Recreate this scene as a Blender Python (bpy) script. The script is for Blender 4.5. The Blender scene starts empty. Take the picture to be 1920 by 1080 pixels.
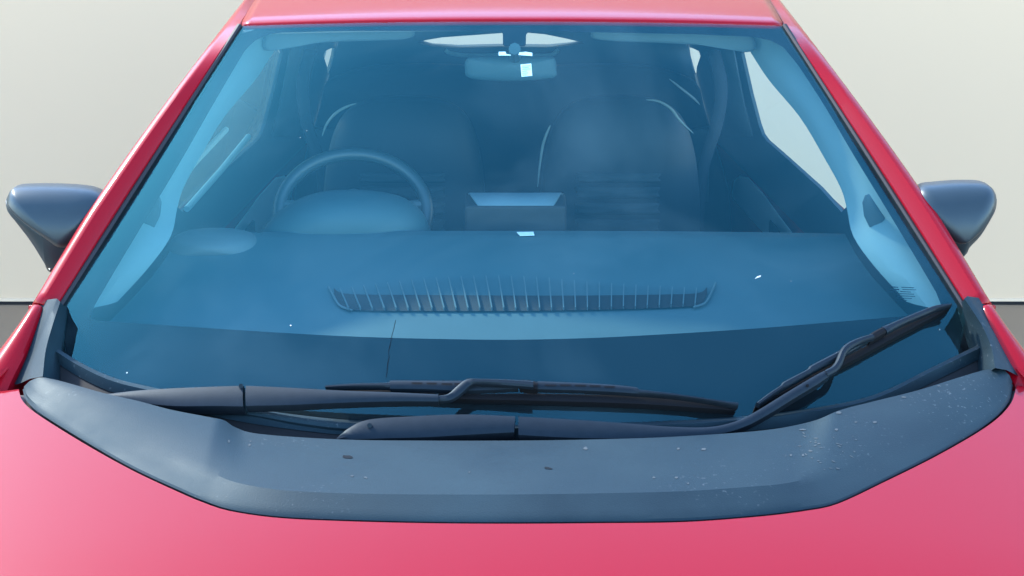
import bpy, bmesh, math, random
from mathutils import Vector as V

random.seed(7)
S = bpy.context.scene

# ------------------------------------------------------------------ camera
CAM_Z, PITCH, FPX = 2.28, math.radians(18.0), 3600.0      # FPX: focal length for a 1920 px wide picture
cam_d = bpy.data.cameras.new("camera")
cam_d.sensor_width = 36.0
cam_d.lens = 36.0 * FPX / 1920.0
cam_d.clip_start, cam_d.clip_end = 0.05, 500.0
cam = bpy.data.objects.new("camera", cam_d)
S.collection.objects.link(cam)
cam.location = (0, 0, CAM_Z)
cam.rotation_euler = (math.pi / 2 - PITCH, 0, 0)
S.camera = cam

# ------------------------------------------------------------------ sky, sun, exposure
SUN_DIR = V((-0.58, 0.55, 0.60)).normalized()              # from the scene towards the sun
SKY_STRENGTH, SUN_STRENGTH, EXPOSURE = 0.15, 1.15, 2.65
world = bpy.data.worlds.new("World")
S.world = world
world.use_nodes = True
wn = world.node_tree
sky = wn.nodes.new("ShaderNodeTexSky")
sky.sky_type = 'NISHITA'
sky.sun_disc = False
sky.sun_elevation = math.asin(SUN_DIR.z)
sky.sun_rotation = math.atan2(SUN_DIR.x, SUN_DIR.y)
sky.air_density, sky.dust_density, sky.ozone_density = 1.0, 0.3, 2.4
wn.links.new(sky.outputs[0], wn.nodes["Background"].inputs[0])
wn.nodes["Background"].inputs[1].default_value = SKY_STRENGTH
sun_d = bpy.data.lights.new("sun", 'SUN')
sun_d.energy, sun_d.angle, sun_d.color = SUN_STRENGTH, math.radians(4.0), (1.0, 0.94, 0.85)
sun = bpy.data.objects.new("sun", sun_d)
S.collection.objects.link(sun)
sun.rotation_euler = (-SUN_DIR).to_track_quat('-Z', 'Y').to_euler()
sun.location = (-3, 2, 6)
vs = S.view_settings
vs.view_transform, vs.look, vs.gamma, vs.exposure = 'Standard', 'None', 1.0, EXPOSURE
vs.use_curve_mapping = False
S.render.engine = 'CYCLES'
S.cycles.max_bounces = 10
S.cycles.transparent_max_bounces = 16
S.cycles.use_denoising = True

# ------------------------------------------------------------------ measuring helpers (pixel of the photo -> point in the place)
CP, SP = math.cos(PITCH), math.sin(PITCH)
CAMP = V((0, 0, CAM_Z))
def ray(x, y):
    a, b = (x - 960) / FPX, (540 - y) / FPX
    return V((a, CP + b * SP, -SP + b * CP))
def at_y(x, y, Y):
    r = ray(x, y); return CAMP + r * (Y / r.y)
def at_z(x, y, Z):
    r = ray(x, y); return CAMP + r * ((Z - CAM_Z) / r.z)
def at_plane(x, y, p0, n):
    r = ray(x, y); return CAMP + r * ((p0 - CAMP).dot(n) / r.dot(n))
def pix(p):
    d = p - CAMP
    dep = d.y * CP - d.z * SP
    up = d.y * SP + d.z * CP
    return 960 + FPX * d.x / dep, 540 - FPX * up / dep
def lerp(a, b, t): return a + (b - a) * t
def smooth(t): t = max(0, min(1, t)); return t * t * (3 - 2 * t)
def cr(pts, n):
    """Catmull-Rom through points (tuples or Vectors), n steps per span."""
    P = [V(p) for p in pts]
    out = []
    for i in range(len(P) - 1):
        p0 = P[i - 1] if i else P[0] * 2 - P[1]
        p3 = P[i + 2] if i + 2 < len(P) else P[-1] * 2 - P[-2]
        p1, p2 = P[i], P[i + 1]
        for k in range(n):
            t = k / n
            out.append(0.5 * ((2 * p1) + (p2 - p0) * t + (2 * p0 - 5 * p1 + 4 * p2 - p3) * t * t + (3 * p1 - p0 - 3 * p2 + p3) * t ** 3))
    out.append(P[-1])
    return out
def resample(pts, n):
    P = [V(p) for p in pts]
    L = [0]
    for a, b in zip(P, P[1:]): L.append(L[-1] + (b - a).length)
    out, j = [], 0
    for k in range(n):
        s = L[-1] * k / (n - 1)
        while j < len(P) - 2 and L[j + 1] < s: j += 1
        d = L[j + 1] - L[j]
        out.append(P[j].lerp(P[j + 1], (s - L[j]) / d if d > 1e-9 else 0))
    return out

# ------------------------------------------------------------------ materials
def mat(name, col, rough=0.5, metal=0.0, coat=0.0, coat_rough=0.05, spec=0.5, var=0.0, scale=20.0, bump=0.0, bscale=300.0, tint=None, sheen=0.0, rvar=0.0):
    m = bpy.data.materials.new(name)
    m.use_nodes = True
    nt = m.node_tree
    b = nt.nodes["Principled BSDF"]
    b.inputs["Base Color"].default_value = (*col, 1)
    b.inputs["Roughness"].default_value = rough
    b.inputs["Metallic"].default_value = metal
    b.inputs["Coat Weight"].default_value = coat
    b.inputs["Coat Roughness"].default_value = coat_rough
    b.inputs["Specular IOR Level"].default_value = spec
    b.inputs["Sheen Weight"].default_value = sheen
    tc = nt.nodes.new("ShaderNodeTexCoord")
    if var or rvar:
        n = nt.nodes.new("ShaderNodeTexNoise")
        n.inputs["Scale"].default_value = scale
        n.inputs["Detail"].default_value = 6
        n.inputs["Roughness"].default_value = 0.6
        nt.links.new(tc.outputs["Object"], n.inputs["Vector"])
        if var:
            mx = nt.nodes.new("ShaderNodeMix"); mx.data_type = 'RGBA'
            t = tint or tuple(min(1, c * 1.6 + 0.01) for c in col)
            mx.inputs[6].default_value = (*[c * (1 - var * 0.5) for c in col], 1)
            mx.inputs[7].default_value = (*[lerp(c, tt, var) for c, tt in zip(col, t)], 1)
            nt.links.new(n.outputs["Fac"], mx.inputs[0])
            nt.links.new(mx.outputs[2], b.inputs["Base Color"])
        if rvar:
            mr = nt.nodes.new("ShaderNodeMapRange")
            mr.inputs[1].default_value, mr.inputs[2].default_value = 0.3, 0.7
            mr.inputs[3].default_value, mr.inputs[4].default_value = rough - rvar, rough + rvar
            nt.links.new(n.outputs["Fac"], mr.inputs[0])
            nt.links.new(mr.outputs[0], b.inputs["Roughness"])
    if bump:
        n2 = nt.nodes.new("ShaderNodeTexNoise")
        n2.inputs["Scale"].default_value = bscale
        n2.inputs["Detail"].default_value = 3
        nt.links.new(tc.outputs["Object"], n2.inputs["Vector"])
        bp = nt.nodes.new("ShaderNodeBump")
        bp.inputs["Strength"].default_value = bump
        bp.inputs["Distance"].default_value = 0.002
        nt.links.new(n2.outputs["Fac"], bp.inputs["Height"])
        nt.links.new(bp.outputs[0], b.inputs["Normal"])
    return m

def glass_mat(name, tint, refl=(1, 1, 1), ior=1.5, gain=1.0, cloud_haze=0.0, cloud_haze_col=(0.5, 0.5, 0.48)):
    """Thin sheet of glass: Fresnel mirror over a tinted clear body, with patchy haze painted in for soft cloudy reflections."""
    m = bpy.data.materials.new(name)
    m.use_nodes = True
    nt = m.node_tree
    for n in list(nt.nodes): nt.nodes.remove(n)
    out = nt.nodes.new("ShaderNodeOutputMaterial")
    tr = nt.nodes.new("ShaderNodeBsdfTransparent"); tr.inputs[0].default_value = (*tint, 1)
    gl = nt.nodes.new("ShaderNodeBsdfGlossy"); gl.inputs[0].default_value = (*refl, 1); gl.inputs["Roughness"].default_value = 0.0
    geo = nt.nodes.new("ShaderNodeNewGeometry")
    dot = nt.nodes.new("ShaderNodeVectorMath"); dot.operation = 'DOT_PRODUCT'
    nt.links.new(geo.outputs["Normal"], dot.inputs[0]); nt.links.new(geo.outputs["Incoming"], dot.inputs[1])
    def mth(op, a, b):
        q = nt.nodes.new("ShaderNodeMath"); q.operation = op
        for i, x in enumerate((a, b)):
            if isinstance(x, (int, float)): q.inputs[i].default_value = x
            elif x is not None: nt.links.new(x, q.inputs[i])
        return q.outputs[0]
    f0 = ((ior - 1) / (ior + 1)) ** 2                       # Schlick's curve, the same from both sides of the thin sheet
    fres = mth('ADD', mth('MULTIPLY', mth('POWER', mth('SUBTRACT', 1.0, mth('ABSOLUTE', dot.outputs["Value"], None)), 5.0), 1 - f0), f0)
    fres = mth('DIVIDE', mth('MULTIPLY', fres, 2.0 * gain), mth('ADD', fres, 1.0))   # both faces of the pane
    mix = nt.nodes.new("ShaderNodeMixShader")
    nt.links.new(fres, mix.inputs[0]); nt.links.new(tr.outputs[0], mix.inputs[1]); nt.links.new(gl.outputs[0], mix.inputs[2])
    last = mix
    if cloud_haze:  # diffuse patches painted over the pane as reflected cloud haze
        df = nt.nodes.new("ShaderNodeBsdfDiffuse"); df.inputs[0].default_value = (*cloud_haze_col, 1)
        tc = nt.nodes.new("ShaderNodeTexCoord")
        n = nt.nodes.new("ShaderNodeTexNoise"); n.inputs["Scale"].default_value = 1.9; n.inputs["Distortion"].default_value = 0.9; n.inputs["Detail"].default_value = 5; n.inputs["Roughness"].default_value = 0.62
        nt.links.new(tc.outputs["Object"], n.inputs["Vector"])
        mr = nt.nodes.new("ShaderNodeMapRange")
        mr.inputs[1].default_value, mr.inputs[2].default_value, mr.inputs[3].default_value, mr.inputs[4].default_value = 0.44, 0.74, cloud_haze * 0.04, cloud_haze * 1.5
        nt.links.new(n.outputs["Fac"], mr.inputs[0])
        m2 = nt.nodes.new("ShaderNodeMixShader")
        nt.links.new(mr.outputs[0], m2.inputs[0]); nt.links.new(mix.outputs[0], m2.inputs[1]); nt.links.new(df.outputs[0], m2.inputs[2])
        last = m2
    nt.links.new(last.outputs[0], out.inputs[0])
    return m

M = {}
M['paint'] = mat("red_paint", (0.285, 0.002, 0.010), rough=0.42, metal=0.0, spec=0.05, coat=0.72, coat_rough=0.12, bump=0.02, bscale=900)
M['paint'].node_tree.nodes['Principled BSDF'].inputs['Coat IOR'].default_value = 1.30
M['cowl'] = mat("weathered_black_plastic", (0.004, 0.010, 0.015), rough=0.60, spec=0.29, var=0.8, scale=5, tint=(0.024, 0.048, 0.060), bump=0.12, bscale=420, rvar=0.08)
def add_scuffs(m, col, big, fine, th, amount):
    """Chalky marks: fine flecks that gather in a few larger patches."""
    nt = m.node_tree; b = nt.nodes["Principled BSDF"]; tc = nt.nodes.new("ShaderNodeTexCoord")
    def nz(sc, lo, hi, det):
        n = nt.nodes.new("ShaderNodeTexNoise"); n.inputs["Scale"].default_value = sc; n.inputs["Detail"].default_value = det
        nt.links.new(tc.outputs["Object"], n.inputs["Vector"])
        r = nt.nodes.new("ShaderNodeMapRange"); r.inputs[1].default_value, r.inputs[2].default_value = lo, hi
        nt.links.new(n.outputs["Fac"], r.inputs[0]); return r.outputs[0]
    mu = nt.nodes.new("ShaderNodeMath"); mu.operation = 'MULTIPLY'
    nt.links.new(nz(big, 0.50, 0.66, 2), mu.inputs[0]); nt.links.new(nz(fine, th, th + 0.07, 4), mu.inputs[1])
    m2 = nt.nodes.new("ShaderNodeMath"); m2.operation = 'MULTIPLY'; m2.inputs[1].default_value = amount
    nt.links.new(mu.outputs[0], m2.inputs[0])
    mx = nt.nodes.new("ShaderNodeMix"); mx.data_type = 'RGBA'; mx.inputs[7].default_value = (*col, 1)
    old = b.inputs["Base Color"].links[0].from_socket
    nt.links.new(old, mx.inputs[6]); nt.links.new(m2.outputs[0], mx.inputs[0]); nt.links.new(mx.outputs[2], b.inputs["Base Color"])
M['cowl'].node_tree.nodes['Principled BSDF'].inputs['Specular Tint'].default_value = (0.50, 0.86, 1.0, 1)
add_scuffs(M['cowl'], (0.30, 0.32, 0.32), 3.2, 150.0, 0.63, 0.22)
M['trim'] = mat("black_trim_plastic", (0.030, 0.034, 0.038), rough=0.48, var=0.3, scale=14, bump=0.06, bscale=500)
M['tray'] = mat("cowl_tray_plastic", (0.010, 0.012, 0.014), rough=0.7, spec=0.2, var=0.5, scale=25, tint=(0.035, 0.038, 0.038), bump=0.12)
M['seal'] = mat("rubber_seal", (0.012, 0.012, 0.013), rough=0.5)
M['rubber'] = mat("wiper_rubber", (0.006, 0.007, 0.009), rough=0.7, spec=0.12)
M['wiper'] = mat("wiper_black_metal", (0.006, 0.010, 0.015), spec=0.24, rough=0.5, var=0.4, scale=60, bump=0.04)
M['mirror_shell'] = mat("mirror_shell_plastic", (0.020, 0.034, 0.041), rough=0.36, var=0.3, scale=12, bump=0.03, bscale=500)
M['mirror_shell'].node_tree.nodes['Principled BSDF'].inputs['Specular Tint'].default_value = (0.68, 0.90, 1.0, 1)
M['wiper'].node_tree.nodes['Principled BSDF'].inputs['Specular Tint'].default_value = (0.55, 0.85, 1.0, 1)
M['frit'] = mat("black_ceramic_print", (0.010, 0.012, 0.015), rough=0.95, spec=0.0)
M['dash'] = mat("dash_plastic", (0.032, 0.078, 0.088), rough=0.65, var=0.25, scale=8, bump=0.1, bscale=700)
M['dash_light'] = mat("dash_grey_plastic", (0.07, 0.105, 0.11), rough=0.6, var=0.15, scale=10)
M['vent'] = mat("vent_black", (0.010, 0.010, 0.011), rough=0.7)
M['slat'] = mat("vent_slat_plastic", (0.07, 0.105, 0.11), rough=0.55)
M['trim_light'] = mat("grey_beige_interior_trim", (0.17, 0.29, 0.30), rough=0.7, var=0.1, scale=6)
M['trim_dark'] = mat("dark_interior_trim", (0.034, 0.058, 0.068), rough=0.7, var=0.2, scale=9)
M['headliner'] = mat("headliner_fabric", (0.30, 0.295, 0.28), rough=0.95, bump=0.2)
M['seat'] = mat("seat_leatherette", (0.013, 0.022, 0.027), rough=0.6, spec=0.3, var=0.25, scale=9, bump=0.08)
M['seat_mid'] = mat("seat_insert_fabric", (0.022, 0.038, 0.044), rough=0.8, bump=0.15)
M['seam_highlight'] = mat("seat_seam_highlight", (0.17, 0.22, 0.21), rough=0.45)  # pale colour stands for light caught on the seat seams
M['wheel'] = mat("steering_leather", (0.032, 0.055, 0.062), rough=0.38)
M['paper'] = mat("white_paper", (0.85, 0.86, 0.84), rough=0.8)
M['ink'] = mat("grey_print", (0.28, 0.30, 0.31), rough=0.8)
M['ink_dark'] = mat("dark_print", (0.008, 0.012, 0.018), rough=1.0, spec=0.0)
M['pod'] = mat("display_pod_grey", (0.10, 0.16, 0.19), rough=0.5)
M['belt'] = mat("seat_belt_webbing", (0.020, 0.026, 0.030), rough=0.9, spec=0.1)
M['chrome'] = mat("bare_metal", (0.6, 0.6, 0.6), rough=0.25, metal=1.0)
M['tyre'] = mat("tyre_rubber", (0.02, 0.02, 0.02), rough=0.8)
M['rim'] = mat("wheel_rim_silver", (0.5, 0.5, 0.5), rough=0.35, metal=0.9)
M['wall'] = mat("backdrop_warm_white", (0.725, 0.535, 0.352), rough=0.95, var=0.03, scale=1.2)
M['skirt_dark'] = mat("backdrop_gap_black", (0.01, 0.01, 0.01), rough=0.9)
M['skirt_white'] = mat("backdrop_edge_white", (0.80, 0.62, 0.43), rough=0.7)
M['floor'] = mat("studio_floor_grey", (0.27, 0.19, 0.118), rough=0.6, var=0.08, scale=1.5)
M['spot'] = mat("dried_white_deposit", (0.62, 0.64, 0.62), rough=0.9)
M['pillar_cloth'] = mat("pillar_trim_grey", (0.13, 0.215, 0.225), rough=0.8)
M['visor'] = mat("visor_fabric", (0.10, 0.15, 0.16), rough=0.9)
M['insert'] = mat("door_insert_fabric", (0.42, 0.50, 0.50), rough=0.9)
M['dent'] = mat("dent_scar", (0.005, 0.009, 0.013), rough=0.8, spec=0.15)
M['spot_faint'] = mat("faint_deposit", (0.16, 0.21, 0.22), rough=0.9)
M['chalk'] = mat("chalky_scuff", (0.045, 0.062, 0.068), rough=0.85)
M['windshield'] = glass_mat("windshield_glass", (0.80, 0.97, 0.97), refl=(0.18, 0.86, 1.0), ior=1.45, gain=0.88, cloud_haze=0.032, cloud_haze_col=(0.30, 0.50, 0.54))
M['side_glass'] = glass_mat("side_glass", (0.99, 0.99, 0.99), ior=1.25, gain=0.12)
M['film_glass'] = glass_mat("tinted_side_glass", (0.22, 0.30, 0.31), ior=1.45)

# ------------------------------------------------------------------ object helpers
CAR_BASE = V((0, 3.6, 0))
def new_mesh(name, verts, faces, material, smooth_=True, auto=None):
    me = bpy.data.meshes.new(name)
    me.from_pydata([tuple(v) for v in verts], [], faces)
    bm = bmesh.new(); bm.from_mesh(me)
    bmesh.ops.remove_doubles(bm, verts=bm.verts, dist=1e-6)
    bmesh.ops.recalc_face_normals(bm, faces=bm.faces)
    bm.to_mesh(me); bm.free()
    for p in me.polygons: p.use_smooth = smooth_
    if auto:
        try: me.set_sharp_from_angle(angle=math.radians(auto))
        except Exception: pass
    me.materials.append(material)
    return me
def link(name, me, parent=None, label=None):
    o = bpy.data.objects.new(name, me)
    S.collection.objects.link(o)
    if parent is not None:
        o.parent = parent
        if parent.type == 'EMPTY': o.location = -parent.location
    if label: o["label"] = label
    return o
def mk(name, verts, faces, m, parent=None, smooth_=True, auto=35, label=None):
    return link(name, new_mesh(name, verts, faces, M[m] if isinstance(m, str) else m, smooth_, auto), parent, label)
def grid_faces(nr, nc, close_c=False, base=0):
    F = []
    for i in range(nr - 1):
        for j in range(nc - 1 + (1 if close_c else 0)):
            j2 = (j + 1) % nc
            F.append((base + i * nc + j, base + i * nc + j2, base + (i + 1) * nc + j2, base + (i + 1) * nc + j))
    return F
def sheet(name, rows, m, parent=None, thick=0.0, auto=35, label=None, offset=-1):
    vs_ = [p for r in rows for p in r]
    o = mk(name, vs_, grid_faces(len(rows), len(rows[0])), m, parent, True, auto, label)
    if thick:
        md = o.modifiers.new("thickness", 'SOLIDIFY'); md.thickness = thick; md.offset = offset
    return o
def loft(name, sections, m, parent=None, cap=True, auto=40, label=None):
    """Closed sections (lists of equal length) -> skin with end caps."""
    n = len(sections[0])
    vs_ = [p for s in sections for p in s]
    F = grid_faces(len(sections), n, True)
    if cap:
        F.append(tuple(range(n - 1, -1, -1)))
        F.append(tuple((len(sections) - 1) * n + k for k in range(n)))
    return mk(name, vs_, F, m, parent, True, auto, label)
def tube(name, path, r, m, parent=None, seg=8, closed=False, label=None):
    P = [V(p) for p in path]; n = len(P); secs = []
    up = V((0, 0, 1))
    for i, p in enumerate(P):
        a = P[(i - 1) % n] if (closed or i) else p
        b = P[(i + 1) % n] if (closed or i < n - 1) else p
        t = (b - a).normalized()
        s = t.cross(up)
        if s.length < 1e-4: s = t.cross(V((0, 1, 0)))
        s.normalize(); w = s.cross(t).normalized()
        rr = r[i] if isinstance(r, (list, tuple)) else r
        secs.append([p + (s * math.cos(2 * math.pi * k / seg) + w * math.sin(2 * math.pi * k / seg)) * rr for k in range(seg)])
    if closed:
        secs.append(secs[0])
        return loft(name, secs, m, parent, cap=False, label=label)
    return loft(name, secs, m, parent, label=label)
def box(name, a, b, m, parent=None, bevel=0.0, label=None):
    x0, y0, z0 = a; x1, y1, z1 = b
    vs_ = [(x, y, z) for x in (x0, x1) for y in (y0, y1) for z in (z0, z1)]
    F = [(0, 1, 3, 2), (4, 6, 7, 5), (0, 4, 5, 1), (2, 3, 7, 6), (0, 2, 6, 4), (1, 5, 7, 3)]
    o = mk(name, vs_, F, m, parent, False, None, label)
    if bevel:
        md = o.modifiers.new("bevel", 'BEVEL'); md.width = bevel; md.segments = 3
    return o
def inflate(name, outline, m, parent=None, front=0.05, back=0.03, n=9, auto=None, label=None, power=2.0, pole=None):
    """A padded body from a front-view outline of 3-D points: domed towards the viewer, rounded behind."""
    c = pole or sum(outline, V((0, 0, 0))) / len(outline)
    k = len(outline); rows = []
    for i in range(n + 1):
        s = math.sin(math.pi / 2 * (i + 0.35) / (n + 0.35)); d = front * (1 - s ** power) ** (1 / power)
        rows.append([c.lerp(p, s) + V((0, -d, 0)) for p in outline])
    for i in range(1, 5):
        a = math.pi / 2 * i / 5
        rows.append([c.lerp(p, 1 - 0.22 * (1 - math.cos(a))) + V((0, back * math.sin(a), 0)) for p in outline])
    vs_ = [p for r in rows for p in r]
    F = grid_faces(len(rows), k, True)
    F.append(tuple(range(k - 1, -1, -1)))
    F.append(tuple((len(rows) - 1) * k + q for q in range(k)))
    return mk(name, vs_, F, m, parent, True, auto, label)
def px_loop(pts, Y, n=4):
    """Closed smooth outline from picture measurements at distance Y."""
    q = [(x, y, 0) for x, y in pts]
    P = [V(p) for p in q]; out = []
    N = len(P)
    for i in range(N):
        p0, p1, p2, p3 = P[i - 1], P[i], P[(i + 1) % N], P[(i + 2) % N]
        for k in range(n):
            t = k / n
            out.append(0.5 * ((2 * p1) + (p2 - p0) * t + (2 * p0 - 5 * p1 + 4 * p2 - p3) * t * t + (3 * p1 - p0 - 3 * p2 + p3) * t ** 3))
    return [at_y(p.x, p.y, Y(p.x, p.y) if callable(Y) else Y) for p in out]
def flipx(p): return V((-p.x, p.y, p.z))

# ================================================================== SETTING
WALL_Y = CAM_Z / math.tan(PITCH + math.atan((570 - 540) / FPX))
def kind(o, k): o["kind"] = k; return o
kind(mk("floor", [(-40, -40, 0), (40, -40, 0), (40, 40, 0), (-40, 40, 0)], [(0, 1, 2, 3)], 'floor', smooth_=False), "structure")
wall = kind(box("backdrop_wall", (-9, WALL_Y, 0.011), (9, WALL_Y + 0.12, 2.66), 'wall'), "structure")
box("skirting_edge", (-9, WALL_Y - 0.006, 0.012), (9, WALL_Y - 0.001, 0.024), 'skirt_white', wall)
box("skirting_gap", (-9, WALL_Y - 0.010, 0.001), (9, WALL_Y + 0.1, 0.009), 'skirt_dark', wall)

# ================================================================== CAR
car = bpy.data.objects.new("car", None)
S.collection.objects.link(car)
car.location = CAR_BASE
car["label"] = "red hatchback car with black plastic cowl, blue tinted windshield and black side mirrors"
car["category"] = "car"

# ---- windshield surface
TC, TK = at_y(960, 41, 3.75), at_y(960 + 508, 49, 3.84)
BC, BK = at_y(960, 800, 2.89), at_y(960 + 921, 698, 3.12)
def G(u, v, off=0.0):
    def s(u, v):
        a = abs(u) ** 2.2 * (1 if True else 0)
        c, k = BC.lerp(TC, v), BK.lerp(TK, v)
        bul = 0.10 * v * (1 - v)
        n0 = V((0, -0.53, 0.85))
        p = V((u * k.x, lerp(c.y, k.y, a), lerp(c.z, k.z, a)))
        return p + n0 * bul * (1 - 0.9 * a)
    p = s(u, v)
    if off:
        e = 1e-3
        n = (s(u + e, v) - s(u - e, v)).cross(s(u, v + e) - s(u, v - e)).normalized()
        p = p + n * off
    return p
def uv_glass(x, y, off=0.0):
    u, v = (x - 960) / 700, (640 - y) / 600
    for _ in range(25):
        p = G(u, v, off); qx, qy = pix(p)
        ex, ey = x - qx, y - qy
        if abs(ex) + abs(ey) < 0.01: break
        e = 1e-3
        ax, ay = pix(G(u + e, v, off)); bx_, by_ = pix(G(u, v + e, off))
        a, c, b, d = (ax - qx) / e, (ay - qy) / e, (bx_ - qx) / e, (by_ - qy) / e
        det = a * d - b * c
        u += max(-.2, min(.2, (d * ex - b * ey) / det)); v += max(-.2, min(.2, (-c * ex + a * ey) / det))
    return u, v
def on_glass(x, y, off=0.0):
    u, v = uv_glass(x, y, off); return G(u, v, off)

NU, NV = 60, 30
def glass_rows(off):
    return [[G((-1 + 2 * i / NU) * umax(j / NV), j / NV, off) for i in range(NU + 1)] for j in range(NV + 1)]
def umax(v): return lerp(0.90, 1.0, smooth(v / 0.17))        # rounded lower corners of the pane
windshield = sheet("windshield", glass_rows(0.0), 'windshield', car, label="blue tinted laminated windshield with a black printed border")

# ---- black printed border just under the glass
bot = [(185, 601), (300, 609), (450, 619), (600, 628), (720, 633), (850, 636), (960, 637), (1100, 634), (1240, 627), (1400, 617), (1550, 605), (1690, 593), (1745, 586)]
rgt = [(1764, 572), (1755, 548), (1700, 455), (1650, 372), (1600, 290), (1550, 205), (1505, 135), (1485, 108), (1468, 88)]
top = [(1445, 76), (1415, 69), (1300, 64), (1100, 60), (1000, 59), (990, 61), (986, 66), (986, 84), (983, 87), (947, 87), (943, 84), (943, 64), (940, 59), (930, 58), (800, 58), (650, 58), (530, 61), (505, 64)]
lft = [(480, 75), (462, 92), (450, 110), (400, 195), (340, 300), (280, 400), (220, 500), (180, 568), (169, 588), (172, 598)]
ring = []
def add_side(pts, fn):
    for x, y in pts:
        u, v = uv_glass(x, y, -0.009); ring.append(((u, v), fn(u, v)))
ub, vb0, vb1 = 0.93, uv_glass(200, 601)[1], uv_glass(600, 58)[1]
ut = max(abs(uv_glass(1455, 80)[0]), 0.85)
nv = lambda v: max(0, min(1, (v - vb0) / (vb1 - vb0)))
def dens(p): return [(q.x, q.y) for q in cr([(a, b, 0) for a, b in p], 3)]
add_side(dens(bot), lambda u, v: (max(-1, min(1, u / ub)), 0))
add_side(dens(rgt), lambda u, v: (1, nv(v)))
add_side(top, lambda u, v: (max(-1, min(1, u / ut)), 1))
add_side(dens(lft), lambda u, v: (-1, nv(v)))
rows = []
for k in range(7):
    t = k / 6
    rows.append([G(lerp(a[0], b[0] * umax(b[1]), t), lerp(a[1], b[1], t), -0.009) for a, b in ring])
vs_ = [p for r in rows for p in r]
mk("black_printed_border", vs_, grid_faces(len(rows), len(ring), True), 'frit', windshield)

# ---- roof
RY = [0.0, 0.008, 0.02, 0.05, 0.12, 0.3, 0.6, 1.0, 1.35, 1.6, 1.72]
RZ = [0.000, 0.0045, 0.007, 0.010, 0.015, 0.023, 0.024, 0.0, -0.05, -0.12, -0.20]
rows = []
for dy, dz in zip(RY, RZ):
    r = []
    for i in range(NU + 1):
        u = -1 + 2 * i / NU
        p = G(u, 1.0) + V((0, 0.006, 0))
        r.append(p + V((-p.x * 0.02 * dy, dy, dz)))
    rows.append(r)
roof = sheet("roof_panel", rows, 'paint', car, thick=0.012, auto=50)
# ceiling inside
rows = []
for dy, dz in [(0.012, -0.010), (0.1, -0.025), (0.25, -0.04), (0.6, -0.05), (1.0, -0.07), (1.35, -0.12), (1.58, -0.19)]:
    rows.append([G(-1 + 2 * i / 20, 1.0) * 1.0 + V((0, dy, dz)) for i in range(21)])
sheet("headliner", rows, 'headliner', car, thick=0.01)

# ---- windshield pillars and fender tops, both sides
def pillar_station(v, side):
    E = G(1, v); dv = (G(1, v + 0.01) - G(1, v - 0.01)).normalized()
    out = V((1, 0.12, 0)); out = (out - dv * out.dot(dv)).normalized()
    n = out.cross(dv).normalized()
    if n.z < 0: n = -n
    return E, out, n
W_ = lambda v: lerp(0.050, 0.060, smooth(v / 0.45)) if v < 0.45 else lerp(0.060, 0.036, smooth((v - 0.45) / 0.55))
PROF = [(0.10, -0.012), (0.11, 0.008), (0.14, 0.012), (0.42, 0.0265), (0.49, 0.0295), (0.57, 0.0295), (0.66, 0.0275), (0.75, 0.0248), (0.83, 0.0212), (0.90, 0.0155), (0.955, 0.006), (0.99, -0.008), (1.01, -0.03), (1.03, -0.06)]
def back_rail(side):
    """Stations along the glass edge, then along the roof edge."""
    st = []
    for k in range(33):
        v = lerp(0.145, 1.0, k / 32)
        E, o, n = pillar_station(v, side); st.append((E, o, n, W_(v)))
    E, o, n = pillar_station(1.0, side)
    for k in range(1, 67):
        dy = 0.025 * k
        j = max(i for i in range(len(RY)) if RY[i] <= dy) if dy < RY[-1] else len(RY) - 2
        j = min(j, len(RY) - 2)
        dz = lerp(RZ[j], RZ[j + 1], (dy - RY[j]) / (RY[j + 1] - RY[j]))
        Q = G(1, 1.0) + V((0, 0.006, 0))
        Q = Q + V((-Q.x * 0.02 * dy, dy, dz - 0.014))
        t = smooth(dy / 0.2)
        st.append((Q, o.lerp(V((0.93, 0, -0.30)).normalized(), t), n.lerp(V((0.3, 0, 0.95)).normalized(), t), 0.036))
    return st
PIL_LOW = {}
for side in (-1, 1):
    f = (lambda p: p) if side == 1 else flipx
    st = back_rail(side)
    rows = [[E + o * (s * w) + n * (h * (w / 0.066 if h > 0 else 1)) for s, h in PROF] for E, o, n, w in st]
    for _ in range(40):                                     # ease the bend where pillar runs into roof rail
        prev = [list(r) for r in rows]
        for i in range(10, len(rows) - 1):
            for j in range(len(PROF)):
                k = smooth((PROF[j][0] - 0.05) / 0.6)
                rows[i][j] = prev[i][j].lerp((prev[i - 1][j] + prev[i + 1][j]) / 2, k)
    rows = [[f(p) for p in r] for r in rows]
    sheet("windshield_pillar", rows, 'paint', car, thick=0.004, auto=28)
    pil_low = [r[-1] for r in rows[::3]]
    PIL_LOW[side] = pil_low
    rows = [[f(E + o * a + n * b) for a, b in ((-0.003, -0.010), (-0.002, 0.0035), (0.002, 0.006), (0.007, 0.005), (0.0085, -0.012))] for E, o, n, w in st[:33]]
    sheet("windshield_seal", rows, 'seal', car)

# ---- hood height field
def hood_z(x, y):
    z = 1.106 + 0.14 * (y - 2.53) - 0.083 * x * x
    d = max(0, 2.55 - y); z -= 0.10 * d * d
    e = max(0, abs(x) - 0.86); z -= 0.5 * e * e
    return z
def px_hood(x, y, dz=0.0):
    r = ray(x, y); a, b = 1.5, 6.0
    for _ in range(50):
        t = (a + b) / 2; p = CAMP + r * t
        if p.z > hood_z(p.x, p.y) + dz: a = t
        else: b = t
    return CAMP + r * a

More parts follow.
